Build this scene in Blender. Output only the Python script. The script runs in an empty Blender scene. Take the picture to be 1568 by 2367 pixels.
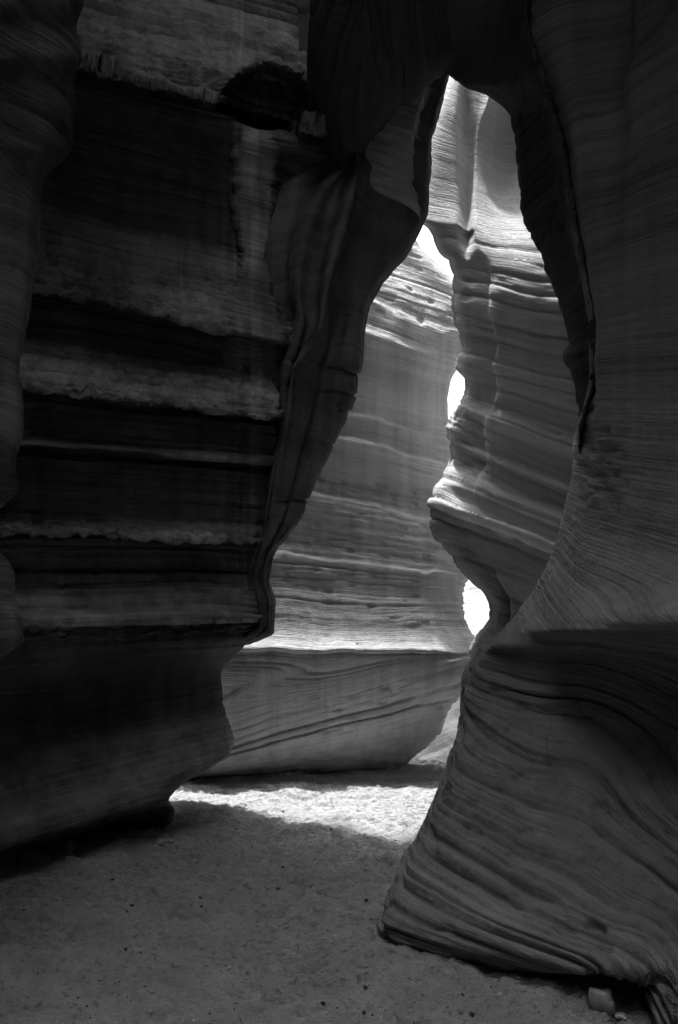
import bpy, bmesh, math, random
import numpy as np

# ------------------------------------------------------------------ camera, sky, sun, exposure
scene = bpy.context.scene
CAM_H, FOC, CX, CY, IW, IH = 1.4, 1578.0, 784.0, 1460.0, 1568.0, 2367.0
cam = bpy.data.cameras.new("camera")
cam.sensor_fit = 'VERTICAL'
cam.sensor_height = 36.0
cam.lens = 36.0 * FOC / IH
cam.shift_y = (CY - IH / 2) / IH
cam.clip_start, cam.clip_end = 0.05, 500
cam_o = bpy.data.objects.new("camera", cam)
cam_o.location = (0, 0, CAM_H)
cam_o.rotation_euler = (math.pi / 2, 0, 0)
scene.collection.objects.link(cam_o)
scene.camera = cam_o

SUN = np.array([-0.10, 0.22, 1.0]); SUN /= np.linalg.norm(SUN)     # towards the sun
elev = math.asin(SUN[2]); azim = math.atan2(SUN[0], SUN[1])
world = bpy.data.worlds.new("World"); scene.world = world; world.use_nodes = True
wn, wl = world.node_tree.nodes, world.node_tree.links
wn.clear()
sky = wn.new("ShaderNodeTexSky"); sky.sky_type = 'NISHITA'; sky.sun_disc = False
sky.dust_density = 4.0; sky.sun_elevation = elev; sky.sun_rotation = azim
bw = wn.new("ShaderNodeRGBToBW")                       # the photograph is black and white
bg = wn.new("ShaderNodeBackground"); bg.inputs[1].default_value = 0.15
wo = wn.new("ShaderNodeOutputWorld")
wl.new(sky.outputs[0], bw.inputs[0]); wl.new(bw.outputs[0], bg.inputs[0]); wl.new(bg.outputs[0], wo.inputs[0])
sl = bpy.data.lights.new("sun", 'SUN'); sl.energy = 2.0; sl.angle = math.radians(2.4); sl.color = (1, 1, 1)
so = bpy.data.objects.new("sun", sl); scene.collection.objects.link(so)
so.location = (0, 0, 30)
from mathutils import Vector
so.rotation_euler = Vector(SUN).to_track_quat('Z', 'Y').to_euler()

vs = scene.view_settings
vs.view_transform = 'Standard'; vs.look = 'None'; vs.gamma = 1.0; vs.use_curve_mapping = False
vs.exposure = 2.25
scene.render.engine = 'CYCLES'
cy = scene.cycles
cy.max_bounces = 10; cy.diffuse_bounces = 8; cy.glossy_bounces = 2
cy.use_denoising = True
cy.sample_clamp_indirect = 4.0
cy.caustics_reflective = False; cy.caustics_refractive = False
rnd = random.Random(7)

# ------------------------------------------------------------------ numeric helpers
def at(px, py, d):
    """a point of the canyon seen at (px, py) that lies d metres ahead"""
    return np.stack([(px - CX) / FOC * d, d + 0 * px, np.minimum(CAM_H + (CY - py) / FOC * d, 10.2)], -1)

def pch(table):
    """smooth curve through (y, value, ...) keys that never overshoots"""
    t = np.array(sorted(table), float)
    x, y = t[:, 0], t[:, 1:]
    h = np.diff(x)[:, None]; dl = np.diff(y, axis=0) / h
    m = np.zeros_like(y)
    if len(x) > 2:
        w1 = 2 * h[1:] + h[:-1]; w2 = h[1:] + 2 * h[:-1]
        ok = dl[:-1] * dl[1:] > 0
        with np.errstate(divide='ignore', invalid='ignore'):
            hm = (w1 + w2) / (w1 / dl[:-1] + w2 / dl[1:])
        m[1:-1] = np.where(ok, hm, 0)
    m[0], m[-1] = dl[0], dl[-1]
    def f(q):
        q = np.asarray(q, float)
        qq = np.clip(q, x[0], x[-1])
        i = np.clip(np.searchsorted(x, qq) - 1, 0, len(x) - 2)
        hh = h[i, 0]; u = (qq - x[i]) / hh
        u, hh = u[..., None], hh[..., None]
        r = (y[i] * (1 + 2 * u) * (1 - u) ** 2 + m[i] * hh * u * (1 - u) ** 2
             + y[i + 1] * u * u * (3 - 2 * u) + m[i + 1] * hh * u * u * (u - 1))
        r = r + m[0] * np.minimum(q - x[0], 0)[..., None] * 0
        return r[..., 0] if r.shape[-1] == 1 else r
    return f

def hash3(ix, iy, iz, seed):
    h = (ix.astype(np.uint32) * np.uint32(374761393) + iy.astype(np.uint32) * np.uint32(668265263)
         + iz.astype(np.uint32) * np.uint32(2147483647 ^ 0x5bd1e995) + np.uint32(seed * 1013 + 17))
    h = (h ^ (h >> np.uint32(13))) * np.uint32(1274126177)
    h = (h ^ (h >> np.uint32(16))) * np.uint32(2246822519)
    return ((h ^ (h >> np.uint32(15))) & np.uint32(0xffffff)).astype(np.float64) / 0xffffff

def noise(x, y, z, seed=0):
    x, y, z = np.broadcast_arrays(np.asarray(x, float), np.asarray(y, float), np.asarray(z, float))
    fx, fy, fz = np.floor(x), np.floor(y), np.floor(z)
    ux, uy, uz = x - fx, y - fy, z - fz
    ux, uy, uz = [u * u * u * (u * (u * 6 - 15) + 10) for u in (ux, uy, uz)]
    ix, iy, iz = fx.astype(np.int64), fy.astype(np.int64), fz.astype(np.int64)
    out = 0
    for a in (0, 1):
        for b in (0, 1):
            for c in (0, 1):
                out = out + (hash3(ix + a, iy + b, iz + c, seed) * np.where(a, ux, 1 - ux)
                             * np.where(b, uy, 1 - uy) * np.where(c, uz, 1 - uz))
    return out * 2 - 1

def fbm(x, y, z, seed=0, octv=4, gain=0.5):
    s, a = 0, 1.0
    for o in range(octv):
        k = 2.03 ** o
        s = s + a * noise(np.asarray(x) * k + 3.1 * o, np.asarray(y) * k + 1.7 * o, np.asarray(z) * k, seed + o)
        a *= gain
    return s

def sstep(a, b, x):
    t = np.clip((x - a) / (b - a), 0, 1)
    return t * t * (3 - 2 * t)

def beds(b, seed, lo, hi, span=(-3.0, 16.0), sharp=4):
    """rounded courses of rock of uneven thickness; value of the coordinate b, in -1..1"""
    r = np.random.RandomState(seed)
    n = int((span[1] - span[0]) / lo) + 2
    edges = span[0] + np.cumsum(r.uniform(lo, hi, n))
    lev = r.uniform(-1, 1, n + 1)
    i = np.clip(np.searchsorted(edges, b), 1, n - 1)
    e0, e1 = edges[i - 1], edges[i]
    t = np.clip((b - e0) / (e1 - e0), 0, 1)
    return 0.55 * lev[i] + 0.75 * (1 - np.abs(2 * t - 1) ** sharp) - 0.4

def grooves(b, seed, lo, hi, width, span=(-3.0, 16.0)):
    """narrow cuts of uneven depth along some of the bedding joints, 0..1"""
    r = np.random.RandomState(seed)
    n = int((span[1] - span[0]) / lo) + 2
    e = span[0] + np.cumsum(r.uniform(lo, hi, n))
    dep = r.uniform(0, 1, n) ** 1.5; wd = width * r.uniform(.6, 1.6, n)
    i = np.clip(np.searchsorted(e, b), 1, n - 1)
    g = 0
    for j in (i - 1, i): g = np.maximum(g, dep[j] * np.exp(-((b - e[j]) / wd[j]) ** 2))
    return g

def cr_rows(C, n_per):
    """Catmull-Rom across the first axis of C (k, m, 3); n_per samples for each span"""
    C = np.concatenate([2 * C[:1] - C[1:2], C, 2 * C[-1:] - C[-2:-1]])
    out = []
    k = len(C) - 3
    for i in range(k):
        p0, p1, p2, p3 = C[i], C[i + 1], C[i + 2], C[i + 3]
        n = n_per[i]
        for u in np.arange(n) / n:
            out.append(0.5 * (2 * p1 + (p2 - p0) * u + (2 * p0 - 5 * p1 + 4 * p2 - p3) * u ** 2
                              + (3 * p1 - p0 - 3 * p2 + p3) * u ** 3))
    out.append(C[-2])
    return np.stack(out)

def grid_normals(P):
    n = np.cross(np.gradient(P, axis=0), np.gradient(P, axis=1))
    n /= np.linalg.norm(n, axis=-1, keepdims=True) + 1e-9
    return n

def mesh_grid(name, P, mat, bed=None, closed=False):
    a, b = P.shape[:2]
    idx = np.arange(a * b).reshape(a, b)
    if closed:
        nx = np.roll(idx, -1, 0)
        q = np.stack([idx[:, :-1], nx[:, :-1], nx[:, 1:], idx[:, 1:]], -1).reshape(-1, 4)
    else:
        q = np.stack([idx[:-1, :-1], idx[1:, :-1], idx[1:, 1:], idx[:-1, 1:]], -1).reshape(-1, 4)
    me = bpy.data.meshes.new(name)
    me.vertices.add(a * b); me.vertices.foreach_set("co", P.reshape(-1).astype(np.float32))
    me.loops.add(q.size); me.loops.foreach_set("vertex_index", q.reshape(-1).astype(np.int32))
    me.polygons.add(len(q))
    me.polygons.foreach_set("loop_start", np.arange(0, q.size, 4, dtype=np.int32))
    me.polygons.foreach_set("use_smooth", np.ones(len(q), dtype=bool))
    me.update(calc_edges=True)
    if bed is not None:
        at_ = me.attributes.new("bed", 'FLOAT', 'POINT')
        at_.data.foreach_set("value", bed.reshape(-1).astype(np.float32))
    me.materials.append(mat)
    o = bpy.data.objects.new(name, me); scene.collection.objects.link(o)
    return o

def put_attr(o, name, v):
    a_ = o.data.attributes.new(name, 'FLOAT', 'POINT')
    a_.data.foreach_set("value", np.ascontiguousarray(v).reshape(-1).astype(np.float32))

def tag(o, label=None, cat=None, group=None, kind=None):
    if label: o["label"] = label
    if cat: o["category"] = cat
    if group: o["group"] = group
    if kind: o["kind"] = kind
    return o

# ------------------------------------------------------------------ materials
def rock_mat(name, lo, hi, stripe=1.0, streak=0.3, varnish=None, pits=0.5, fine=1.0, seed=0.0, course_shade=False):
    m = bpy.data.materials.new(name); m.use_nodes = True
    nt = m.node_tree; N, L = nt.nodes, nt.links
    bs = N["Principled BSDF"]
    bs.inputs["Roughness"].default_value = 0.85
    bs.inputs["Specular IOR Level"].default_value = 0.25
    geo = N.new("ShaderNodeNewGeometry"); sep = N.new("ShaderNodeSeparateXYZ")
    L.new(geo.outputs["Position"], sep.inputs[0])
    att = N.new("ShaderNodeAttribute"); att.attribute_name = "bed"
    def comb(sx, sy, sz, use_bed=True):
        c = N.new("ShaderNodeCombineXYZ")
        for i, (src, s) in enumerate(((sep.outputs[0], sx), (sep.outputs[1], sy),
                                      (att.outputs["Fac"] if use_bed else sep.outputs[2], sz))):
            mu = N.new("ShaderNodeMath"); mu.operation = 'MULTIPLY_ADD'
            L.new(src, mu.inputs[0]); mu.inputs[1].default_value = s; mu.inputs[2].default_value = seed
            L.new(mu.outputs[0], c.inputs[i])
        return c.outputs[0]
    def tex(vec, detail=4, rough=0.6, scale=1.0, dist=0.0):
        t = N.new("ShaderNodeTexNoise"); t.inputs["Scale"].default_value = scale
        t.inputs["Detail"].default_value = detail; t.inputs["Roughness"].default_value = rough
        t.inputs["Distortion"].default_value = dist
        L.new(vec, t.inputs["Vector"]); return t.outputs[0]
    def ramp(v, a, b, c0=0.0, c1=1.0):
        r = N.new("ShaderNodeMapRange"); r.interpolation_type = 'SMOOTHSTEP'
        r.inputs["From Min"].default_value = a; r.inputs["From Max"].default_value = b
        r.inputs["To Min"].default_value = c0; r.inputs["To Max"].default_value = c1
        L.new(v, r.inputs["Value"]); return r.outputs[0]
    def op(kind, a, b):
        mu = N.new("ShaderNodeMath"); mu.operation = kind
        for i, v in enumerate((a, b)):
            if isinstance(v, (int, float)): mu.inputs[i].default_value = v
            else: L.new(v, mu.inputs[i])
        return mu.outputs[0]
    lam = tex(comb(0.16, 0.16, 30), 5, 0.65)           # laminae along the bedding
    broad = tex(comb(0.3, 0.3, 4.5), 3, 0.5)
    mott = tex(comb(5, 5, 9), 5, 0.6)
    st = tex(comb(9, 9, 0.35, False), 4, 0.6)        # run-off streaks
    v = op('ADD', op('MULTIPLY', ramp(lam, 0.3, 0.7), 0.38 * stripe), op('MULTIPLY', ramp(broad, 0.3, 0.7), 0.4))
    v = op('ADD', v, op('MULTIPLY', ramp(mott, 0.25, 0.75), 0.22))
    v = op('ADD', v, op('MULTIPLY', op('SUBTRACT', ramp(st, 0.3, 0.7), 0.5), streak))
    ln = tex(comb(0.10, 0.10, 16), 4, 0.6)
    ln = ramp(op('ABSOLUTE', op('SUBTRACT', ln, 0.5), 0.0), 0.0, 0.045, 1.0, 0.0)
    v = op('SUBTRACT', v, op('MULTIPLY', op('MULTIPLY', ln, ramp(mott, 0.35, 0.6)), 0.38 * stripe))
    col = N.new("ShaderNodeMapRange"); L.new(v, col.inputs["Value"]); col.clamp = True
    col.inputs["To Min"].default_value = lo; col.inputs["To Max"].default_value = hi
    c = col.outputs[0]
    if course_shade:
        cu = N.new("ShaderNodeAttribute"); cu.attribute_name = "course_shade"     # stone courses, plus ledge light and overhang shade put into the tone
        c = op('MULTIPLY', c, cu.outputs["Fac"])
    if varnish:
        va = tex(comb(0.9, 0.9, 1.6), 4, 0.55)
        c = op('MULTIPLY', c, ramp(va, varnish[0], varnish[1], varnish[2], 1.0))
    cc = N.new("ShaderNodeCombineColor")
    for i in range(3): L.new(c, cc.inputs[i])
    L.new(cc.outputs[0], bs.inputs["Base Color"])
    # relief: laminae, grain, scattered pits
    lam2 = tex(comb(0.9, 0.9, 75), 4, 0.6)
    grain = tex(comb(40, 40, 70), 5, 0.65)
    chip = tex(comb(9, 9, 28), 3, 0.6)
    vor = N.new("ShaderNodeTexVoronoi"); L.new(comb(7, 7, 13), vor.inputs["Vector"])
    vor.inputs["Scale"].default_value = 1.0
    pit = op('MULTIPLY', ramp(vor.outputs["Distance"], 0.0, 0.16, 1.0, 0.0), ramp(mott, 0.5, 0.6))
    hgt = op('ADD', op('MULTIPLY', lam2, 0.014 * fine), op('MULTIPLY', grain, 0.006 * fine))
    hgt = op('ADD', hgt, op('MULTIPLY', chip, 0.014 * fine))
    hgt = op('SUBTRACT', hgt, op('MULTIPLY', pit, 0.02 * pits))
    bp = N.new("ShaderNodeBump"); bp.inputs["Strength"].default_value = 0.9; bp.inputs["Distance"].default_value = 1.0
    L.new(hgt, bp.inputs["Height"]); L.new(bp.outputs[0], bs.inputs["Normal"])
    return m

def sand_mat():
    m = bpy.data.materials.new("sand"); m.use_nodes = True
    N, L = m.node_tree.nodes, m.node_tree.links
    bs = N["Principled BSDF"]; bs.inputs["Roughness"].default_value = 0.95
    bs.inputs["Specular IOR Level"].default_value = 0.15
    geo = N.new("ShaderNodeNewGeometry")
    def tex(scale, detail, rough):
        t = N.new("ShaderNodeTexNoise"); t.inputs["Scale"].default_value = scale
        t.inputs["Detail"].default_value = detail; t.inputs["Roughness"].default_value = rough
        L.new(geo.outputs["Position"], t.inputs["Vector"]); return t.outputs[0]
    a, b, g = tex(3.0, 5, 0.6), tex(28, 4, 0.6), tex(160, 3, 0.7)
    mx = N.new("ShaderNodeMath"); mx.operation = 'MULTIPLY_ADD'
    L.new(b, mx.inputs[0]); mx.inputs[1].default_value = 0.5; L.new(a, mx.inputs[2])
    cr = N.new("ShaderNodeMapRange"); L.new(mx.outputs[0], cr.inputs[0])
    cr.inputs["From Min"].default_value = 0.4; cr.inputs["From Max"].default_value = 1.1
    cr.inputs["To Min"].default_value = 0.31; cr.inputs["To Max"].default_value = 0.49
    cc = N.new("ShaderNodeCombineColor")
    for i in range(3): L.new(cr.outputs[0], cc.inputs[i])
    L.new(cc.outputs[0], bs.inputs["Base Color"])
    mp = N.new("ShaderNodeMapping"); mp.inputs["Scale"].default_value = (30, 62, 1)
    L.new(geo.outputs["Position"], mp.inputs["Vector"])
    fk = N.new("ShaderNodeTexNoise"); fk.inputs["Scale"].default_value = 1.0; fk.inputs["Detail"].default_value = 3
    L.new(mp.outputs[0], fk.inputs["Vector"])
    fr = N.new("ShaderNodeMapRange"); fr.interpolation_type = 'SMOOTHSTEP'
    fr.inputs["From Min"].default_value = 0.57; fr.inputs["From Max"].default_value = 0.70
    fr.inputs["To Min"].default_value = 1.0; fr.inputs["To Max"].default_value = 0.6
    L.new(fk.outputs[0], fr.inputs["Value"])
    mm = N.new("ShaderNodeMath"); mm.operation = 'MULTIPLY'          # dark grit and litter, plus shade of small pits put into the colour
    L.new(cr.outputs[0], mm.inputs[0]); L.new(fr.outputs[0], mm.inputs[1])
    for i in range(3): L.new(mm.outputs[0], cc.inputs[i])
    h = N.new("ShaderNodeMath"); h.operation = 'MULTIPLY_ADD'
    L.new(g, h.inputs[0]); h.inputs[1].default_value = 0.35; L.new(b, h.inputs[2])
    bp = N.new("ShaderNodeBump"); bp.inputs["Strength"].default_value = 0.9; bp.inputs["Distance"].default_value = 0.045
    L.new(h.outputs[0], bp.inputs["Height"]); L.new(bp.outputs[0], bs.inputs["Normal"])
    return m

M_LEFT = rock_mat("varnished_sandstone", 0.08, 0.25, 1.0, 0.5, (0.38, 0.56, 0.55), 1.2, 2.2, seed=1.3, course_shade=True)
M_FIN = rock_mat("fluted_sandstone", 0.05, 0.14, 0.5, 0.5, None, 0.2, 0.6, seed=4.1)
M_FACE = rock_mat("lit_grey_sandstone", 0.20, 0.36, 1.0, 0.4, None, 0.2, 0.8, seed=6.3)  # paler than the flank: light on the upper face put into its colour
M_BACK = rock_mat("pale_sandstone", 0.30, 0.54, 0.55, 0.45, None, 0.6, 1.0, seed=8.2)
M_MID = rock_mat("grey_sandstone", 0.36, 0.58, 0.6, 0.3, None, 0.4, 0.65, seed=12.5, course_shade=True)
M_RIGHT = rock_mat("banded_sandstone", 0.10, 0.27, 1.0, 0.2, None, 0.8, 1.7, seed=17.9, course_shade=True)
M_ARCH = rock_mat("shade_sandstone", 0.025, 0.065, 0.6, 0.3, None, 0.4, 1.0, seed=21.4)  # near-black albedo carries the shade of the arch and pillar
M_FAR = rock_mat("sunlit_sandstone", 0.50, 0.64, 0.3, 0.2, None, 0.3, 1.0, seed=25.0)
M_RIM = rock_mat("rim_sandstone", 0.14, 0.26, 0.8, 0.2, None, 0.4, 1.0, seed=30.0)
M_SAND = sand_mat()

# ------------------------------------------------------------------ rock masses
def row_lines(lines, rows, n_per):
    """lines: functions py -> (px, d); a surface through them, one screen row after another"""
    C = []
    for f in lines:
        px, d = f(rows)
        C.append(np.stack([px + 0 * rows, rows, d + 0 * rows], -1))
    C = cr_rows(np.stack(C), n_per)
    return C[..., 0], C[..., 1], C[..., 2]

def spaced(keys, step_in, step_out):
    """rows from the top of the rock to below the sand, dense inside the view"""
    lo, hi = keys
    up = np.arange(lo, -60, step_out); mid = np.arange(-60, min(hi, 2400), step_in)
    return np.concatenate([up, mid, [hi]])

def relief(P, b, seed, thick=(0.10, 0.30), thin=(0.018, 0.06), a1=0.03, a2=0.008, lump=0.05, mask=None, warp=.05):
    x, y, z = P[..., 0], P[..., 1], P[..., 2]
    w = warp * fbm(x * 0.9, y * 0.9, z * 0.9, seed, 3)
    q = b + w
    m1 = 0.5 + 0.5 * sstep(-0.4, 0.4, noise(x * 0.8, y * 0.8, q * 1.5, seed + 5))
    m2 = sstep(-0.35, 0.45, noise(x * 0.6, y * 0.6, q * 2.5, seed + 6))
    d = a1 * m1 * beds(q, seed + 1, *thick)
    q2 = q + 0.2 * warp * fbm(x * 3, y * 3, z * 3, seed + 9, 2)
    d = d + a2 * m2 * beds(q2, seed + 2, *thin, sharp=3)
    d = d + lump * fbm(x * 1.3, y * 1.3, z * 1.0, seed + 3, 3, 0.45)
    d = d + 0.006 * m2 * fbm(x * 7, y * 7, q * 16, seed + 4, 3)
    # chips and pock marks along the softer courses
    d = d - 0.014 * sstep(0.45, 0.75, noise(x * 9, y * 9, q * 18, seed + 11)) * (0.3 + m2)
    if mask is not None: d = d * mask
    return d, q

def toward(P):
    """normals on the side of the rock that the camera can see"""
    n = grid_normals(P)
    c = np.array([0, 0, CAM_H])
    k = P.shape[0] // 2
    s = np.sign(np.median(np.sum(n * (c - P), -1)))
    return n * s

# ---- left wall
sl_b = pch([(-400, .24), (50, .26), (300, .27), (650, .24), (880, .13), (1035, .09), (1225, .04), (1400, 0.0),
            (1550, -.08), (1700, -.2), (1880, -.3), (2400, -.3)])
prof_b = pch([(-1900, 0), (-900, -.15), (-500, -.26), (-250, -.22), (-60, -.06), (185, .31), (193, .12), (225, .12), (300, .05), (470, -.02), (540, .0), (610, .07), (715, .23), (722, .06), (760, .07),
              (820, .04), (850, .10), (925, .24), (931, .04), (955, .08), (1015, .06), (1044, .16), (1049, .02), (1075, .06), (1140, .05), (1195, .05), (1238, .17), (1244, .02), (1268, .05),
              (1325, .0), (1350, .05), (1440, .22), (1446, .13), (1462, .16), (1490, .14), (1570, .02), (1640, -.02), (1700, .05), (1790, .22), (1858, .38), (1868, .38), (1880, .16),
              (1915, -.10), (2050, -.12), (2400, -.12)])
BR = pch([(-1900, 820), (-400, 820), (250, 830), (345, 840), (440, 765), (560, 715), (740, 715), (850, 695), (1000, 680), (1150, 648), (1300, 615), (1440, 603), (1480, 578), (1520, 537), (1560, 512), (1620, 516), (1680, 532),
          (1710, 541), (1745, 530), (1775, 490), (1805, 430), (1830, 404), (1850, 390), (1875, 403), (1890, 398), (1930, 392), (2100, 390)])
def left_wall():
    rows = spaced((-1900, 2120), 3.0, 30)
    lean = lambda r: .12 * sstep(1450, 250, r)
    D = lambda px, r: 4.05 + 1.15 * np.tanh((px - 30) * 0.00225 / 1.15) + lean(r)
    low = lambda r: sstep(1500, 1900, r)
    lines = [lambda r: (-900 + 0 * r, 3.6 + 0 * r),
             lambda r: (-300 + 0 * r, D(-100, r) - .1),
             lambda r: (0 + 0 * r, D(20, r)),
             lambda r: (200 + 0 * r, D(200, r) + .05),
             lambda r: (BR(r) * .5 + 100, D(BR(r) * .5 + 100, r)),
             lambda r: (BR(r) - 70, D(BR(r) - 70, r) + .02 - .02 * low(r)),
             lambda r: (BR(r) - 12, D(BR(r), r) + .12 - .12 * low(r)),
             lambda r: (BR(r), D(BR(r), r) + .27 - .14 * low(r)),
             lambda r: (BR(r) - 14, D(BR(r), r) + .42 - .2 * low(r)),
             lambda r: (BR(r) - 100, D(BR(r), r) + .5 - .25 * low(r)),
             lambda r: (BR(r) - 420, D(BR(r), r) + .4), lambda r: (-950 + 0 * r, 5.2 + 0 * r)]
    px, py, d = row_lines(lines, rows, [6, 14, 46, 50, 46, 34, 10, 8, 10, 6, 6])
    bb = py - sl_b(py) * (px - 300)
    for _ in range(3): bb = py - sl_b(bb) * (px - 300)
    P = at(px, py, d); n = toward(P)
    fade = sstep(0, 120, BR(py) - px + 60)
    rag = bb + 3 * fbm(px / 44, bb / 40, 0, 24, 4)
    off = (1.8 - .8 * sstep(1480, 1560, bb)) * (prof_b(rag) - .08) * (0.12 + 0.88 * fade)
    # dark hollow under the roof with a smooth run-off column below it
    hx, hy = (px - 618) / 104, (py - 240) / np.where(py > 240, 62, 92)
    ho = np.sqrt(hx ** 2 + hy ** 2)
    ho = ho + .03 * fbm(px / 60, py / 60, 0, 19, 2)
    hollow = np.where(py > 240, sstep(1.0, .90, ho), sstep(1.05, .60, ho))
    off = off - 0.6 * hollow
    colw = 47 + 8 * np.sin(py / 55.0) + 7 * fbm(py / 60, 0 * py, 0 * py, 20, 3)
    colm = np.exp(-((px - 590 + 0.02 * (py - 500)) / colw) ** 8) * sstep(285, 330, py) * sstep(1000, 620, py)
    off = off * (1 - .4 * colm) + colm * .08
    # deep run-off groove that leads down from the column
    off = off - .05 * np.exp(-((px - 575 + .05 * (py - 900)) / 18.0) ** 2) * sstep(700, 800, py) * sstep(1250, 1150, py)
    lowm = 1 - 0.75 * sstep(1500, 1560, py)
    bed = (1460 - bb) / FOC * 4.6 + 1.4
    rl, q = relief(P, bed, 11, (0.05, 0.17), (0.014, 0.045), .038, .024, .02, warp=.02, mask=(1 - .85 * colm) * (1 - hollow) * lowm)
    off = off * (1 - .35 * sstep(-.1, .5, noise(px / 210, bb / 120, 0, 14)) * sstep(1500, 1400, bb))
    rl = rl - (.03 * grooves(q, 13, .04, .15, .008) + .10 * sstep(420, 150, bb) * grooves(q, 16, .05, .14, .018)) * (1 - colm) * lowm
    band = sum(sstep(a, b, bb) * sstep(d_, c, bb) for a, b, c, d_ in ((-60, 40, 170, 190), (560, 620, 715, 730), (820, 845, 925, 940), (1190, 1210, 1240, 1250), (1440, 1450, 1480, 1495)))
    erode = .034 * np.abs(fbm(px / 30, bb / 9, 0, 17, 4)) + .012 * fbm(px / 60, bb / 5, 3, 18, 2)
    P = at(px, py, d - 1.2 * off); n = toward(P)
    P = P + n * (rl - erode * band * (1 - colm))[..., None]
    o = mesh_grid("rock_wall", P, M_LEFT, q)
    course_shade = pch([(-1900, .6), (-60, 1.2), (183, 1.2), (190, .5), (500, .5), (560, 1.1), (716, 1.3), (721, .45), (815, .45), (835, 2.5), (926, 2.5), (930, .75), (1010, .75), (1020, 2.3), (1045, 2.3), (1048, .75), (1190, .75), (1205, 1.8),
                  (1239, 1.8), (1243, .75), (1315, .75), (1350, 1.6), (1441, 1.9), (1446, 1.1), (1490, .55), (1640, .5), (1720, 1.1), (2400, 1.3)])  # pale ledges and dark overhang faces: light and shade put into the colour
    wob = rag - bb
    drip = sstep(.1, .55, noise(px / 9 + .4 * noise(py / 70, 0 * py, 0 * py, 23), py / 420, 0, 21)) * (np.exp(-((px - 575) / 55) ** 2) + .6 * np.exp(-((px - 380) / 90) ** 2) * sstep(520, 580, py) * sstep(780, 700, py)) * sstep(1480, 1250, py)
    put_attr(o, "course_shade", .55 * drip + course_shade(bb + wob) * (1 - colm) * (1 - .6 * hollow) + 1.35 * colm)  # tone drops inside the hollow, its shade put into the colour
    return tag(o, "tall dark layered sandstone wall on the left with ledges and a round hollow", "rock wall")

# ---- wall edge close to the camera on the far left
AR = pch([(-1900, 150), (-300, 190), (0, 186), (60, 168), (130, 176), (180, 160), (250, 166), (340, 160), (370, 140), (400, 110), (440, 95), (580, 90), (650, 75), (700, 70),
          (800, 55), (870, 48), (900, 56), (980, 60), (1080, 43), (1130, 52), (1160, 30), (1200, -5), (1230, -10), (1260, 0), (1320, 38), (1380, 40), (1440, 60),
          (1475, 62), (1500, 40), (1530, 0), (1600, -60), (1800, -140), (2000, -150), (2400, -200)])
def left_edge():
    rows = spaced((-1900, 2600), 4.0, 30)
    rows[-1] = 2600
    E = lambda r: AR(r)
    lines = [lambda r: (E(r) - 1300, 1.5 + 0 * r), lambda r: (E(r) - 420, 2.2 + 0 * r), lambda r: (E(r) - 110, 2.62 + 0 * r),
             lambda r: (E(r) - 22, 2.78 + 0 * r), lambda r: (E(r), 2.9 + 0 * r), lambda r: (E(r) - 20, 3.05 + 0 * r),
             lambda r: (E(r) - 160, 3.3 + 0 * r), lambda r: (E(r) - 600, 3.5 + 0 * r)]
    px, py, d = row_lines(lines, rows, [6, 14, 22, 16, 10, 10, 6])
    P = at(px, py, d); n = toward(P)
    bed = P[..., 2] - 0.25 * P[..., 0]
    rl, q = relief(P, bed, 31, (.08, .25), (.02, .06), .014, .006, .02)
    P = P + n * rl[..., None]
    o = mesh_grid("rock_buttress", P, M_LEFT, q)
    put_attr(o, "course_shade", (.75 - .35 * sstep(700, 300, py)) + .25 * noise(0 * q, 0 * q, q * 5, 33))  # darker toward the top, varied along the bedding
    return tag(o, "narrow dark rock edge along the far left border nearest the viewer", "rock wall")

# ---- fluted fin hanging from the arch
CR = pch([(-1900, 1060), (0, 1050), (150, 1040), (215, 1024), (270, 1006), (330, 991), (400, 986), (480, 981), (530, 960), (590, 930), (660, 881), (700, 862), (740, 851), (850, 836),
          (880, 826), (905, 824), (960, 800), (1020, 770), (1080, 742), (1140, 715), (1160, 706), (1180, 698), (1240, 660), (1290, 626), (1340, 620), (1390, 632), (1430, 628), (1460, 626),
          (1472, 604), (1490, 560), (1520, 500), (1560, 470), (2000, 350)])
CL = pch([(-1900, 780), (0, 800), (345, 815), (380, 790), (440, 725), (500, 690), (560, 672), (620, 665), (680, 668), (740, 684), (800, 674), (850, 658), (900, 650), (950, 652), (1000, 646),
          (1050, 638), (1100, 629), (1150, 617), (1200, 608), (1240, 600), (1290, 580), (1340, 568), (1390, 578), (1440, 590), (1470, 570), (1500, 500), (2000, 300)])
CK = pch([(-1900, 860), (0, 850), (380, 828), (480, 806), (560, 785), (640, 762), (740, 744), (800, 712), (860, 682), (950, 672), (1040, 656), (1130, 638), (1220, 622), (1290, 598), (1340, 588),
          (1390, 600), (1440, 604), (1470, 580), (1500, 520), (2000, 320)])
DL = pch([(-400, 900), (100, 880), (200, 856), (300, 838), (345, 832), (385, 830), (415, 840), (438, 860), (455, 890), (472, 925), (490, 955), (505, 968)])
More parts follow.
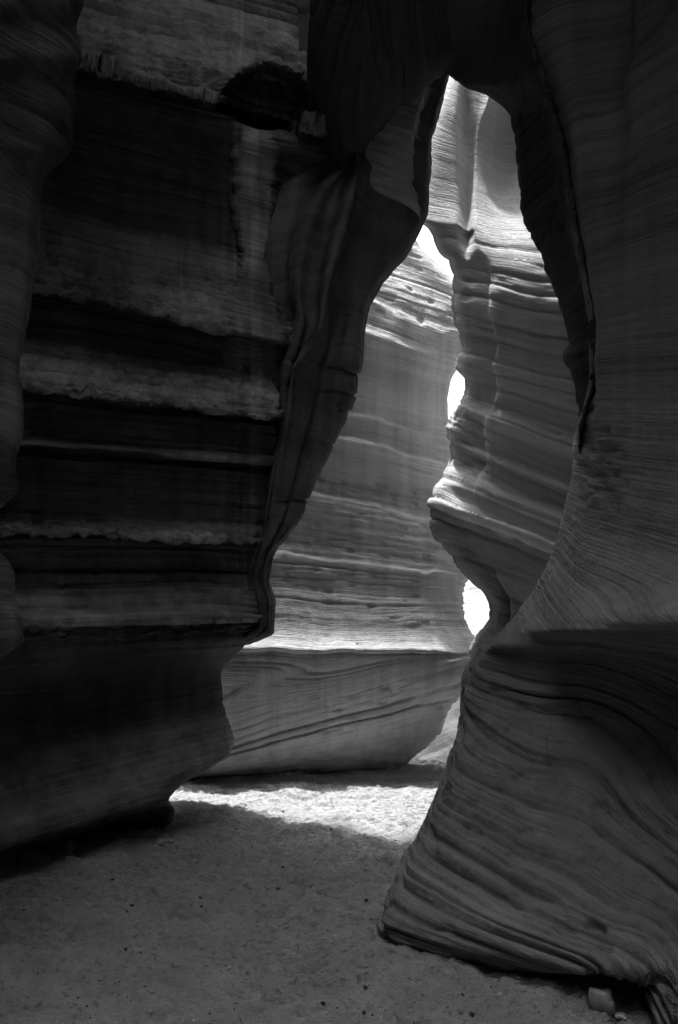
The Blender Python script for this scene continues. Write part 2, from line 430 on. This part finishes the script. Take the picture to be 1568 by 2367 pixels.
def upper_face(par):
    rows = np.concatenate([np.arange(-400, 60, 30), np.arange(60, 506, 3.0)])
    R = lambda r: CR(r) + 2
    W = lambda r, k: DL(r) + (R(r) - DL(r)) * k
    tp = lambda r: .06 * sstep(440, 505, r)
    lines = [lambda r: (W(r, .12), 5.10 + tp(r)), lambda r: (DL(r) + 2, 4.95 + tp(r)), lambda r: (DL(r), 4.86 + tp(r)), lambda r: (W(r, .10), 4.80 + tp(r)), lambda r: (W(r, .4), 4.78 + tp(r)), lambda r: (W(r, .70), 4.77 + tp(r)),
             lambda r: (W(r, .745), 4.80 + tp(r)), lambda r: (W(r, .80), 4.90 + tp(r)), lambda r: (W(r, .97), 4.98 + tp(r)), lambda r: (R(r), 5.08 + tp(r)), lambda r: (R(r) - 12, 5.22 + tp(r))]
    px, py, d = row_lines(lines, rows, [4, 5, 8, 20, 20, 6, 8, 14, 8, 6])
    P = at(px, py, d); n = toward(P)
    rl, q = relief(P, P[..., 2] + .35 * P[..., 0], 46, (.06, .2), (.02, .05), .014, .008, .015, warp=.02)
    P = P + n * rl[..., None]
    o = mesh_grid("upper_face", P, M_FACE, q); o.parent = par
    return o

def fin():
    rows = spaced((-1900, 1600), 4.0, 30)
    lob = lambda r: sstep(520, 400, r) * sstep(180, 300, r)
    lines = [lambda r: (CL(r) - 110, 5.75 + 0 * r), lambda r: (CL(r) - 14, 5.55 + 0 * r),
             lambda r: (CL(r), 5.42 + 0 * r),
             lambda r: (CL(r) * .75 + CK(r) * .25, 5.33 + 0 * r),
             lambda r: (CL(r) * .35 + CK(r) * .65, 5.36 + 0 * r),
             lambda r: (CK(r) - 4, 5.18 + 0 * r),
             lambda r: (CK(r) + 12, 5.26 + 0 * r),
             lambda r: (CK(r) * .6 + CR(r) * .4, 5.42 - .10 * lob(r)),
             lambda r: (CK(r) * .3 + CR(r) * .7, 5.40 - .08 * lob(r)),
             lambda r: (CR(r) - 14, 5.42 + 0 * r),
             lambda r: (CR(r), 5.56 + 0 * r),
             lambda r: (CR(r) - 16, 5.66 + .75 * sstep(520, 330, r)),
             lambda r: (CR(r) - 200, 5.72 + .8 * sstep(520, 330, r))]  # upper back deepened out of view to shade the sand
    px, py, d = row_lines(lines, rows, [6, 8, 12, 16, 16, 10, 20, 20, 20, 14, 10, 8])
    wd = np.clip((CR(py) - CL(py)) / 150, .3, 1)
    d = 5.38 + (d - 5.38) * np.where(d < 5.5, wd, 1) - .36 - .12 * sstep(1450, 250, py) + .45 * sstep(1466, 1510, py)
    P = at(px, py, d); n = toward(P)
    # vertical flutes worn by run-off, a few joints across
    u = (px - CL(py)) / (CR(py) - CL(py) + 1)
    fl = .010 * np.sin(u * 21 + 1.2 * noise(u * 2, py / 300, 0, 3)) + .025 * noise(u * 5, py / 420, 2, 4)
    cracks = 0
    for (y0, sl, x0, x1) in ((842, .27, 735, 830), (1160, -.07, 640, 712), (1028, .0, 690, 790), (905, .1, 735, 830)):
        c = np.exp(-((py - (y0 + sl * (px - x0))) / 3.2) ** 2) * sstep(x0 - 15, x0 + 12, px)
        cracks = cracks + c * (1.0 if sl else .35)
    bed = P[..., 2] + .2 * P[..., 0]
    rl, q = relief(P, bed, 41, (.10, .3), (.02, .06), .014, .008, .03)
    lx, ly = (px - 920) / 88.0, (py - 330) / 118.0
    lobe = sstep(1.06, .92, np.sqrt((lx * (lx < 0)) ** 2 + (ly * (ly > 0)) ** 2))
    lobe = 0 * lobe
    step = sstep(940, 952, px) * sstep(560, 480, py)
    fl = fl * (1 - lobe) + .13 * lobe + 0 * step
    ups = sstep(480, 300, py) * sstep(.45, .75, u)
    rl2, _ = relief(P, P[..., 2] + .3 * P[..., 0], 44, (.1, .25), (.03, .06), .02, .01, 0)
    P = P + n * (fl + rl + rl2 * ups - .035 * cracks)[..., None]
    o = mesh_grid("flank", P, M_FIN, q)
    e = bpy.data.objects.new("rock_fin", None); scene.collection.objects.link(e); o.parent = e
    upper_face(e)
    o = e
    return tag(o, "smooth fluted sandstone fin hanging down between dark left wall and bright back wall", "rock fin")

# ---- back wall beyond the gap
ER = pch([(-1900, 880), (200, 915), (480, 930), (515, 940), (560, 955), (600, 990), (640, 1035), (700, 1085), (800, 1092), (840, 1064), (880, 1038), (930, 1030), (985, 1034), (1020, 1070),
          (1100, 1090), (1300, 1096), (1340, 1076), (1380, 1066), (1420, 1068), (1460, 1084), (1490, 1104), (1520, 1115), (1565, 1112), (1598, 1082), (1618, 1045), (1640, 1028), (1690, 1010),
          (1720, 985), (1750, 950), (1775, 922), (1800, 905), (1900, 880)])
sl_e = pch([(-1900, .3), (500, .36), (700, .33), (850, .27), (980, .23), (1050, .23), (1170, .17), (1310, .115), (1455, .02), (1510, .005), (1540, -.14), (1620, -.27), (1700, -.22), (1800, -.06), (2000, -.05)])
prof_e = pch([(-1900, -.3), (300, -.25), (560, -.16), (640, -.06), (655, -.03), (690, -.02), (700, .03), (760, .04), (775, .07), (900, .03), (960, .02), (970, .08), (1020, .04), (1029, .13), (1040, .13), (1161, .07), (1170, .17),
              (1180, .17), (1297, .11), (1305, .20), (1312, .20), (1372, .14), (1395, .155), (1440, .25), (1470, .31), (1492, .37), (1506, .41), (1511, .35), (1525, .37), (1600, .40),
              (1680, .40), (1700, .36), (1750, .17), (1795, -.03), (1850, -.05)])
def back_wall():
    rows = spaced((-1900, 1900), 3.2, 30)
    k = pch([(-1900, 2.9), (-300, 1.95), (400, 1.08), (680, .60), (800, .50), (1180, .42), (1450, .05), (1520, 0), (1900, 0)])
    lines = [lambda r: (-200 + 0 * r, 7.3 + k(r)), lambda r: (230 + 0 * r, 6.75 + k(r)), lambda r: (450 + 0 * r, 6.62 + k(r)),
             lambda r: (620 + 0 * r, 6.7 + k(r)), lambda r: (ER(r) * .5 + 330, 6.78 + k(r)),
             lambda r: (ER(r) - 90, 6.85 + k(r)), lambda r: (ER(r) - 14, 6.95 + k(r)), lambda r: (ER(r), 7.08 + k(r)),
             lambda r: (ER(r) - 14, 7.2 + k(r)), lambda r: (ER(r) - 200, 7.5 + k(r))]
    px, py, d = row_lines(lines, rows, [6, 26, 40, 44, 40, 34, 10, 8, 6])
    bb = py - sl_e(py) * (px - 850)
    for _ in range(3): bb = py - sl_e(bb) * (px - 850)
    P = at(px, py, d); n = toward(P)
    fade = .12 + .88 * sstep(0, 110, ER(py) - px + 10)
    bed = (1460 - bb) / FOC * 6.8 + 1.4
    rl, q = relief(P, bed, 51, (.10, .30), (.02, .06), .015, .007, .03, warp=.03)
    rl = rl - (.022 + .035 * sstep(1515, 1540, bb)) * grooves(q, 52, .06, .2, .009)
    lap = .012 * fbm(px / 40, bb / 16, 0, 57, 3) * sstep(1180, 1230, bb) * sstep(1310, 1290, bb)
    calm = (1 - .8 * sstep(780, 800, bb) * sstep(960, 940, bb)) * (1 - .6 * sstep(1440, 1452, bb) * sstep(1512, 1506, bb))
    bb = bb + 4.5 * fbm(px / 80, py / 200, 1, 58, 3)
    P = at(px, py, d - prof_e(bb) * fade); n = toward(P)
    P = P + n * (rl * calm + lap)[..., None]
    o = mesh_grid("rock_wall", P, M_BACK, q)
    return tag(o, "bright terraced sandstone back wall beyond the gap with thin sunlit ledges", "rock wall")

# ---- fin right of the gap
FL = pch([(-1900, 1140), (-200, 1110), (100, 1062), (160, 1046), (215, 1028), (270, 1006), (330, 990), (400, 985), (480, 980), (508, 977), (530, 1000), (580, 1022), (610, 1045), (650, 1055), (700, 1052),
          (740, 1056), (800, 1076), (845, 1066), (870, 1080), (890, 1086), (930, 1071), (960, 1051), (990, 1041), (1030, 1047), (1060, 1050), (1100, 1030), (1130, 1010), (1180, 1003),
          (1225, 1015), (1280, 1052), (1330, 1090), (1345, 1103), (1400, 1141), (1430, 1141), (1460, 1121), (1505, 1096), (1540, 1110), (1600, 1125), (2000, 1130)])
sl_f = pch([(-1900, .1), (300, .1), (550, .12), (700, .2), (900, .28), (1000, .36), (1100, .40), (1250, .42), (2000, .4)])
prof_f = pch([(-1900, -.35), (0, -.05), (200, .02), (330, -.06), (470, -.10), (560, -.02), (700, .03), (860, .02), (930, .0), (985, .05), (1000, .02), (1060, -.01), (1078, .06), (1088, .03), (1120, .03),
              (1170, .12), (1182, .09), (1196, .10), (1220, .17), (1240, .12), (1300, -.06), (1420, -.28), (1520, -.34), (1600, -.3), (2000, 0)])
def right_fin():
    rows = spaced((-1900, 1900), 3.5, 30)
    g = pch([(-1900, 2.0), (-900, 1.6), (100, .70), (250, .49), (400, .28), (560, .10), (760, 0), (1900, 0)])
    lines = [lambda r: (FL(r) + 500, 7.2 + 0 * r), lambda r: (FL(r) + 40, 6.4 + g(r)), lambda r: (FL(r), 6.15 + g(r)),
             lambda r: (FL(r) + 10, 6.0 + g(r)), lambda r: (FL(r) + 75, 5.88 + g(r)),
             lambda r: (FL(r) * .4 + 730, 5.78 + g(r)), lambda r: (1330 + 0 * r, 5.55 + g(r)), lambda r: (1560 + 0 * r, 5.2 + 0 * r), lambda r: (1900 + 0 * r, 4.9 + 0 * r)]
    px, py, d = row_lines(lines, rows, [6, 10, 10, 26, 36, 44, 26, 5])
    bb = py - sl_f(py) * (px - 1170)
    for _ in range(3): bb = py - sl_f(bb) * (px - 1170)
    P = at(px, py, d); n = toward(P)
    fade = .15 + .85 * sstep(-10, 80, px - FL(py))
    groove = -.10 * np.exp(-((px - 1076) / 13) ** 2) * sstep(170, 230, py) * sstep(620, 520, py)
    scoop = -.30 * np.exp(-((px - 1180) / 90) ** 2 - ((py - 330) / 150) ** 2)
    bed = (1460 - bb) / FOC * 5.8 + 1.4
    calm = .06 + .94 * sstep(460, 680, py)
    rl, q = relief(P, bed, 61, (.07, .22), (.018, .05), .030, .010, .02, mask=calm)
    P = at(px, py, d - prof_f(bb) * fade); n = toward(P)
    P = P + n * (rl + groove + scoop)[..., None]
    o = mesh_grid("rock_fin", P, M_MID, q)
    put_attr(o, "course_shade", pch([(-1900, 1), (1232, 1), (1246, .42), (1420, .42), (1500, .6), (2400, .6)])(bb + 5 * fbm(px / 40, py / 40, 0, 66, 3)))  # darker below the lowest ledge
    return tag(o, "grey sandstone fin right of the gap with diagonal ledges and dark underside", "rock fin")

# ---- right wall: dark pillar, swept scoop, banded bulge at its foot
HL = pch([(-1900, 780), (-600, 800), (-200, 880), (0, 965), (100, 1015), (155, 1045), (195, 1080), (215, 1128), (270, 1180), (330, 1190), (450, 1207), (530, 1225), (620, 1265), (720, 1300), (790, 1312),
          (820, 1301), (900, 1320), (980, 1330), (1080, 1330), (1150, 1312), (1240, 1290), (1350, 1240), (1450, 1168), (1500, 1104), (1530, 1090), (1560, 1081), (1640, 1075), (1710, 1060),
          (1780, 1035), (1860, 1000), (1920, 975), (1990, 940), (2060, 905), (2110, 886), (2140, 876), (2165, 882), (2190, 918), (2230, 960), (2300, 1000), (2700, 1100)])
HD = pch([(-1900, 3.6), (-600, 3.7), (-200, 4.0), (0, 4.3), (155, 4.65), (500, 4.65), (980, 4.55), (1150, 4.4), (1350, 4.2), (1505, 4.05), (1640, 3.95), (1780, 3.78), (1920, 3.58), (2060, 3.33), (2150, 3.18),
          (2230, 3.12), (2700, 3.1)])
HP = pch([(-1900, 1150), (-300, 1180), (0, 1222), (100, 1238), (200, 1272), (350, 1314), (500, 1338), (650, 1370), (760, 1386), (930, 1384), (1000, 1385), (1080, 1375), (1150, 1350), (1250, 1320), (1350, 1272),
          (1450, 1205), (1500, 1145), (1530, 1120), (1640, 1100), (1780, 1062), (1920, 1004), (2060, 935), (2140, 906), (2190, 950), (2300, 1040), (2700, 1130)])
HPD = pch([(-1900, 3.0), (0, 4.0), (500, 4.02), (980, 4.1), (1150, 4.1), (1350, 3.95), (1450, 3.80), (1492, 3.76), (1514, 3.84), (1640, 3.80), (1780, 3.6), (1920, 3.42), (2060, 3.2), (2150, 3.05), (2200, 3.0),
           (2240, 3.1), (2700, 3.1)])
HM = pch([(-1900, 3.0), (0, 3.72), (600, 3.75), (1000, 3.78), (1200, 3.7), (1350, 3.42), (1440, 3.10), (1456, 3.10), (1470, 3.42), (1540, 3.66), (1640, 3.64), (1740, 3.50), (1850, 3.28), (2000, 2.96),
          (2120, 2.70), (2200, 2.58), (2238, 2.54), (2252, 2.70), (2285, 3.0), (2400, 3.1), (2700, 3.1)])
HE = pch([(-1900, 2.6), (0, 3.25), (600, 3.3), (1000, 3.3), (1200, 3.22), (1350, 2.98), (1425, 2.70), (1440, 2.70), (1454, 3.02), (1530, 3.38), (1680, 3.36), (1780, 3.16), (1850, 2.99), (2000, 2.75), (2150, 2.5),
          (2270, 2.28), (2350, 2.20), (2420, 2.14), (2450, 2.14), (2475, 2.3), (2520, 2.55), (2700, 2.6)])
def right_wall():
    rows = spaced((-1900, 2700), 3.6, 30)
    rows = np.concatenate([rows[:-1], np.arange(rows[-2] + 8, 2700, 12)])
    tl = lambda r: -260 * sstep(-60, -1300, r)
    wi = lambda r: sstep(1040, 880, r)
    hl = lambda r: HL(r) + (HP(r) - HL(r) - 18) * wi(r)
    hd = lambda r: HD(r) + (HPD(r) + .14 - HD(r)) * wi(r)
    lines = [lambda r: (hl(r) + 700, hd(r) + 1.0), lambda r: (hl(r) + 70, hd(r) + .5), lambda r: (hl(r) + 8, hd(r) + .16),
             lambda r: (hl(r), hd(r)), lambda r: (hl(r) * .6 + HP(r) * .4, hd(r) * .68 + HPD(r) * .32),
             lambda r: (HP(r), HPD(r)),
             lambda r: (HP(r) * .5 + 1380 * .5, HPD(r) * .5 + HM(r) * .5 - .03),
             lambda r: (1380 + .12 * (HP(r) - 1100).clip(0, 300), HM(r)), lambda r: (1580 + tl(r), HE(r)),
             lambda r: (1900 + 1.2 * tl(r), HE(r) - .5), lambda r: (2900 + 1.5 * tl(r), HE(r) * .5), lambda r: (4800 + 2 * tl(r), HE(r) * .28)]
    px, py, d = row_lines(lines, rows, [5, 8, 8, 16, 20, 40, 50, 56, 20, 6, 4])
    P = at(px, py, d); n = toward(P)
    z, y = P[..., 2], P[..., 1]
    t = .6 * np.clip(z, 0, 1.0) * (1 - .45 * sstep(1.15, 1.6, z))
    bed = z - t * (y - 3.2)
    up = sstep(1300, 1000, py)
    low = sstep(1520, 1600, py)
    mid_calm = 1 - .6 * sstep(1760, 1800, py - .3 * (px - 1100)) * sstep(1990, 1960, py - .2 * (px - 1050))
    rl, q = relief(P, bed, 71, (.06, .18), (.012, .040), .020, .014, .015, warp=.012, mask=(1 - .72 * up) * (.8 + .35 * low) * mid_calm * (1 - .6 * sstep(1400, 1430, py) * sstep(1510, 1470, py)))
    bed2, _ = relief(P, bed, 75, (.18, .5), (.05, .12), .02, .0, .0, mask=low, warp=.012)
    bed2 = bed2 - .06 * grooves(q, 76, .022, .09, .006) * low * (.35 + .65 * sstep(-.3, .3, noise(P[..., 0] * 1.6, P[..., 1] * 1.6, q * 6, 80)))
    # soft vertical folds in the upper wall and the rough rim of the pillar
    folds = up * (-.10 * np.exp(-((px - 1425) / 34) ** 2) * sstep(620, 100, py) + .03 * noise(px / 90, py / 500, 3, 77))
    diag = up * .07 * sstep(-6, 10, (px - 1568) * 1.25 + (py - 50)) * sstep(330, 150, py)
    rim = .008 * fbm(px / 30, py / 60, 1, 78, 3) * np.exp(-((px - HP(py)) / 40) ** 2) * up
    nub = .03 * fbm(px / 26, py / 20, 2, 79, 3) * np.exp(-((px - 1400) / 60) ** 2 - ((py - 1080) / 120) ** 2)
    P = P + n * (rl + bed2 + folds + diag + rim + nub)[..., None]
    o = mesh_grid("rock_wall", P, M_RIGHT, q)
    put_attr(o, "course_shade", pch([(-3, 1.0), (.34, 1.05), (.44, .82), (.92, .8), (1.05, .9), (1.3, 1.25), (2.2, 1.3), (3.0, .8), (12, .7)])(q))  # paler at the scoop, darker above it and in the pitted band
    return tag(o, "curved banded sandstone wall on the right with swept scoop and bulging foot", "rock wall")

# ---- arch overhead
GE = pch([(560, 180), (640, 235), (715, 322), (760, 352), (800, 368), (840, 332), (880, 298), (900, 272), (920, 248), (960, 220), (985, 202), (1010, 186), (1030, 165), (1045, 146), (1090, 120), (1200, 60), (1400, -20)])
def arch():
    xs = np.linspace(715, 1330, 180)
    e = GE(xs)
    inn = sstep(860, 715, xs)
    rough = 7 * fbm(xs / 22, 0 * xs, 0 * xs, 91, 3)
    e = e + rough
    spec = [(-500, 5.3), (-60, 5.3), (-10, 5.2), (0, 5.06), (-18, 4.92), (-70, 4.76), (-160, 4.55), (-300, 4.25), (-520, 4.0), (-900, 3.8), (-1700, 3.7)]
    C = []
    for dy, d in spec:
        C.append(np.stack([xs, e + dy, d + .55 * inn + 0 * xs], -1))
    C = cr_rows(np.stack(C), [6, 8, 12, 14, 20, 26, 40, 40, 20, 10])
    px, py, d = C[..., 0], C[..., 1], C[..., 2] - .42
    P = at(px, py, d); n = toward(P)
    bed = P[..., 2] + .35 * P[..., 0] + .2 * P[..., 1]
    rl, q = relief(P, bed, 95, (.07, .2), (.02, .06), .03, .012, .04)
    P = P + n * rl[..., None]
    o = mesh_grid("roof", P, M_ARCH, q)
    e = bpy.data.objects.new("rock_arch", None); scene.collection.objects.link(e); o.parent = e
    pillar(e)
    return tag(e, "black shadowed rock arch overhead joining left wall to right pillar", "rock arch")

def pillar(par):
    rows = np.concatenate([np.arange(-1900, -60, 30), np.arange(-60, 1062, 4.0)])
    w = lambda r: sstep(1020, 870, r)
    edge = lambda r: HL(r) + 10 * (1 - w(r))
    fr = lambda r: edge(r) + (HP(r) - edge(r)) * (.25 + .75 * w(r))
    dd = lambda r: HD(r) + .3 * (1 - w(r))
    lines = [lambda r: (edge(r) + 160, dd(r) + .5), lambda r: (edge(r) + 14, dd(r) + .16), lambda r: (edge(r), dd(r)),
             lambda r: (edge(r) * .7 + fr(r) * .3, dd(r) * .75 + HPD(r) * .25 - .02), lambda r: (edge(r) * .3 + fr(r) * .7, dd(r) * .4 + HPD(r) * .6 + .02),
             lambda r: (fr(r) - 12, HPD(r) - .07 + .35 * (1 - w(r))), lambda r: (fr(r) + 2, HPD(r) + .02 + .35 * (1 - w(r))), lambda r: (fr(r) + 40, HPD(r) + .25)]
    px, py, d = row_lines(lines, rows, [6, 8, 14, 16, 14, 8, 6])
    P = at(px, py, d); n = toward(P)
    rl, q = relief(P, P[..., 2] + .2 * P[..., 0], 97, (.08, .25), (.02, .05), .02, .008, .03)
    rim = .018 * fbm(px / 30, py / 55, 1, 98, 3) * np.exp(-((px - HP(py)) / 30) ** 2)
    P = P + n * (rl + rim)[..., None]
    o = mesh_grid("pillar", P, M_ARCH, q)  # inner face of the right wall, split off with its shade painted in
    o.parent = par
    return o

# ---- sunlit wall glimpsed through the slits
def far_wall():
    rows = np.concatenate([np.arange(700, 900, 20), np.arange(900, 1840, 6)])
    def sd(r, y0):
        a_ = (CY - r) / FOC
        return np.minimum((y0 + 1.0 * CAM_H) / np.maximum(1 - 1.0 * a_, .05), y0 + 8.5) + .5 * np.clip(a_ - .4, 0, 9)
    lines = [lambda r: (600 + 0 * r, sd(r, 7.9)), lambda r: (850 + 0 * r, sd(r, 7.5)), lambda r: (1000 + 0 * r, sd(r, 7.3)), lambda r: (1150 + 0 * r, sd(r, 7.5)), lambda r: (1500 + 0 * r, sd(r, 8.2))]
    px, py, d = row_lines(lines, rows, [12, 30, 30, 20])
    P = at(px, py, d); n = toward(P)
    rl, q = relief(P, P[..., 2] - .3 * P[..., 0], 101, (.1, .3), (.03, .08), .03, .01, .08)
    P = P + n * rl[..., None]
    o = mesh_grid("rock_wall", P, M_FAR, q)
    return tag(o, "pale sunlit rock wall glimpsed through the slits behind the back wall", "rock wall")

# ---- the plateau that the slot is cut into, its unseen openings shaped for the light
def plateau():
    # (x, y) of the void at the floor, at its throat, at the rim; height of the throat
    prs = [(-2.0, -9, -1.0, -2, -.6, -6, 4.8), (-2.2, -5, -1.4, -.5, -1.2, -5, 4.8), (-2.4, -2, -1.8, 1.0, -2.0, -2.0, 4.8), (-2.6, 0, -2.1, 2.5, -2.3, -.2, 4.8), (-2.8, 1.8, -2.2, 3.0, -2.5, 1.5, 5.4), (-3.4, 3.4, -2.2, 4.2, -2.3, 3.0, 7.6),
           (-3.6, 3.9, -.5, 4.4, .3, 3.3, 7.6), (-4.0, 4.6, -1.0, 5.35, -1.2, 5.3, 8.2), (-6.5, 5.2, -5.0, 5.2, -4.5, 5.2, 6), (-8, 6.6, -6.5, 7, -6, 7.4, 6),  # first point is an added rock tongue that stops stray sun
           (-6, 8.6, -6, 9.6, -5.5, 10.6, 6), (-3, 9.4, -2.8, 10.4, -2.6, 11.4, 6), (-.5, 11, -.4, 11.8, -.4, 12.4, 6), (.3, 16, .3, 16, .2, 16, 6), (1.0, 26, 1.0, 26, 1.0, 26, 6), (4, 30, 4, 30, 4, 30, 6), (8, 27, 8, 27, 8, 27, 6), (6, 15, 6, 15, 6, 15, 6), (5, 10, 4.8, 9.8, 4.6, 9.6, 6),
           (4.4, 7.4, 4.2, 7.6, 3.8, 7.6, 7.6), (4.2, 6.4, 4.0, 6.4, 3.0, 6.2, 7.6), (4, 5.4, 3.6, 5.0, 1.6, 5.0, 7.6),
           (3.4, 4, .9, 4.0, 1.0, 3.2, 7.4), (2.8, 2.4, .7, 3.0, .9, 1.8, 5.8), (2.4, 1, .7, 2.5, .9, -.2, 4.8), (2.2, -1, .7, 1.0, .8, -2, 4.8), (2.2, -5, .8, -.5, .8, -5, 4.8), (2.0, -9, .8, -2, .5, -6, 4.8)]
    A = np.array(prs, float)
    n = len(A); K = 8
    def closed(Q):
        out = []
        for i in range(n):
            p0, p1, p2, p3 = Q[i - 1], Q[i], Q[(i + 1) % n], Q[(i + 2) % n]
            for u in np.arange(K) / K:
                out.append(.5 * (2 * p1 + (p2 - p0) * u + (2 * p0 - 5 * p1 + 4 * p2 - p3) * u * u + (3 * p1 - p0 - 3 * p2 + p3) * u ** 3))
        return np.array(out)
    lo, th, hi, zc = closed(A[:, :2]), closed(A[:, 2:4]), closed(A[:, 4:6]), closed(A[:, 6:])
    cols = []
    for z in np.concatenate([np.linspace(-.4, 9.5, 50), [9.9]]):
        k = sstep(zc - 1.3, zc, z); k2 = np.clip((z - zc) / (9.5 - zc), 0, 1)
        xy = (lo * (1 - k) + th * k) * (1 - k2) + hi * k2
        xy = xy + .10 * np.stack([fbm(xy[:, 0], xy[:, 1], z * 1.5 + 0 * xy[:, 0], 5), fbm(xy[:, 0], xy[:, 1], z * 1.5 + 9 + 0 * xy[:, 0], 6)], -1)
        cols.append(np.concatenate([xy, np.full((len(xy), 1), z)], -1))
    P = np.stack(cols, 1)
    o = mesh_grid("plateau", P, M_RIM, P[..., 2].copy(), closed=True)
    bm = bmesh.new(); bm.from_mesh(o.data); bm.verts.ensure_lookup_table()
    nz = P.shape[1]
    rim = [bm.verts[i * nz + nz - 1] for i in range(P.shape[0])]
    ed = [e for e in bm.edges if e.is_boundary and abs(e.verts[0].co.z - 9.9) < 1e-3 and abs(e.verts[1].co.z - 9.9) < 1e-3]
    out = [bm.verts.new((70 * math.cos(a), 70 * math.sin(a), 9.9)) for a in np.arange(48) / 48 * 2 * math.pi]
    ed += [bm.edges.new((out[i], out[(i + 1) % 48])) for i in range(48)]
    bmesh.ops.triangle_fill(bm, edges=ed, use_beauty=True)
    low = [bm.verts.new((71 * math.cos(a), 71 * math.sin(a), -1)) for a in np.arange(48) / 48 * 2 * math.pi]
    for i in range(48): bm.faces.new((out[i], out[(i + 1) % 48], low[(i + 1) % 48], low[i]))
    bm.to_mesh(o.data); bm.free()
    return tag(o, "sandstone plateau around the slot canyon, unseen openings shaped for the light", None, None, "structure")

# ---- sand
def floor_h(x, y):
    h = .014 * fbm(x * 2.2, y * 3.2, 0 * x, 111, 3) + .016 * fbm(x * 5.0, y * 8.0, 0 * x, 112, 3, .5)
    tread = sstep(-.2, .5, noise(x * 1.1, y * 1.4, 0 * x, 118))
    h = h - .026 * tread * sstep(.15, .5, noise(x * 4.2, y * 6, 0 * x, 115)) + .010 * tread * sstep(.0, .15, noise(x * 4.2, y * 6, 0 * x, 115)) * sstep(.3, .15, noise(x * 4.2, y * 6, 0 * x, 115)) + .018 * (1 - 2 * np.abs(fbm(x * 8, y * 20, 0 * x, 113, 3)))
    h = h - .018 * sstep(.3, .65, noise(x * 20, y * 34, 0 * x, 116)) + .006 * fbm(x * 30, y * 45, 0 * x, 117, 2)
    h = h + .05 * sstep(-1.1, -2.2, x) + .04 * sstep(1.0, 1.8, x)
    return h
def sand_floor():
    xs = np.concatenate([np.linspace(-70, -3.2, 14)[:-1], np.linspace(-3.2, 2.6, 470), np.linspace(2.6, 70, 14)[1:]])
    ys = np.concatenate([np.linspace(-70, -6, 10)[:-1], np.linspace(-6, 1.8, 40)[:-1], np.linspace(1.8, 8.5, 620), np.linspace(8.5, 90, 16)[1:]])
    X, Y = np.meshgrid(xs, ys, indexing='ij')
    Z = floor_h(X, Y) * sstep(20, 9, np.hypot(X, Y))
    o = mesh_grid("sand_floor", np.stack([X, Y, Z], -1), M_SAND)
    return tag(o, "rippled footprint-churned sand floor of the slot canyon", None, None, "structure")

# ---- loose stones
def stone(name, px, py, w, seed, flat=.6, mat=None, up=.3):
    d = FOC * CAM_H / (py - CY)
    c = at(np.float64(px), np.float64(py), np.float64(d))
    r = w / FOC * d / 2
    rr = np.random.RandomState(seed)
    nu, nv = 12, 8
    th = np.arange(nu) / nu * 2 * np.pi; ph = np.linspace(0, np.pi, nv)
    T, F = np.meshgrid(th, ph, indexing='ij')
    p = np.stack([np.cos(T) * np.sin(F), np.sin(T) * np.sin(F), np.cos(F)], -1)
    cut = 1 + .35 * fbm(p[..., 0] * 1.4 + seed, p[..., 1] * 1.4, p[..., 2] * 1.4, seed, 2)
    p = np.sign(p) * np.abs(p) ** .8 * cut[..., None]
    p = p * np.array([1.0, .8, flat]) * r
    a = rr.uniform(0, 3.1)
    p = p @ np.array([[np.cos(a), -np.sin(a), 0], [np.sin(a), np.cos(a), 0], [0, 0, 1]])
    o = mesh_grid(name, p, mat, p[..., 2].copy() + seed, closed=True)
    o.location = (c[0], c[1], float(floor_h(np.array(c[0]), np.array(c[1]))) + r * flat * up)
    return o

plateau(); far_wall(); back_wall(); right_fin(); fin(); left_wall(); left_edge(); right_wall(); arch_o = arch(); sand_floor()

M_STONE = rock_mat("stone", .22, .40, .6, .1, None, .4, .6, seed=40)
M_PALE = rock_mat("pale_stone", .45, .6, .4, .1, None, .2, .5, seed=44)
M_DARK = rock_mat("dark_pebble", .05, .10, .4, .1, None, .2, .5, seed=47)
tag(stone("boulder", 1392, 2336, 62, 3, .85, M_STONE, .75), "rounded fist-sized stone at the foot of the right wall", "stone")
tag(stone("flat_stone", 1436, 2352, 30, 5, .3, M_PALE), "small pale flat stone beside the rounded stone", "stone")
tag(stone("flat_stone", 432, 1976, 28, 8, .3, M_STONE), "grey flat stone on the sand below the left wall's foot", "stone")
for i, (px, py, w) in enumerate([(368, 1948, 26), (392, 1940, 22), (412, 1952, 24), (350, 1940, 18), (404, 1962, 14), (380, 1930, 20)]):
    tag(stone("rubble_stone", px, py + 6, w, 60 + i, .6, M_STONE), "dark rubble stone under the overhanging foot of the left wall", "stone", "rubble under the left wall")
for i in range(200):
    py = 1840 + 520 * rnd.random() ** 1.0
    t = (py - 1840) / 520
    lo_, hi_ = (430 if py < 1960 else 40), 960 - 60 * t
    px = rnd.uniform(lo_, hi_) if rnd.random() < .8 or py < 2260 else rnd.uniform(900, 1250)
    dark = rnd.random() < .75
    w = (3.5 + 8 * rnd.random() ** 3) * (.7 + .7 * t)
    o = stone("pebble", px, py, w, 200 + i, .6, M_DARK if dark else M_PALE)
    tag(o, "tiny dark pebble lying on the churned sand" if dark else "tiny pale pebble lying on the churned sand", "pebble",
        "dark pebbles on the sand" if dark else "pale pebbles on the sand")
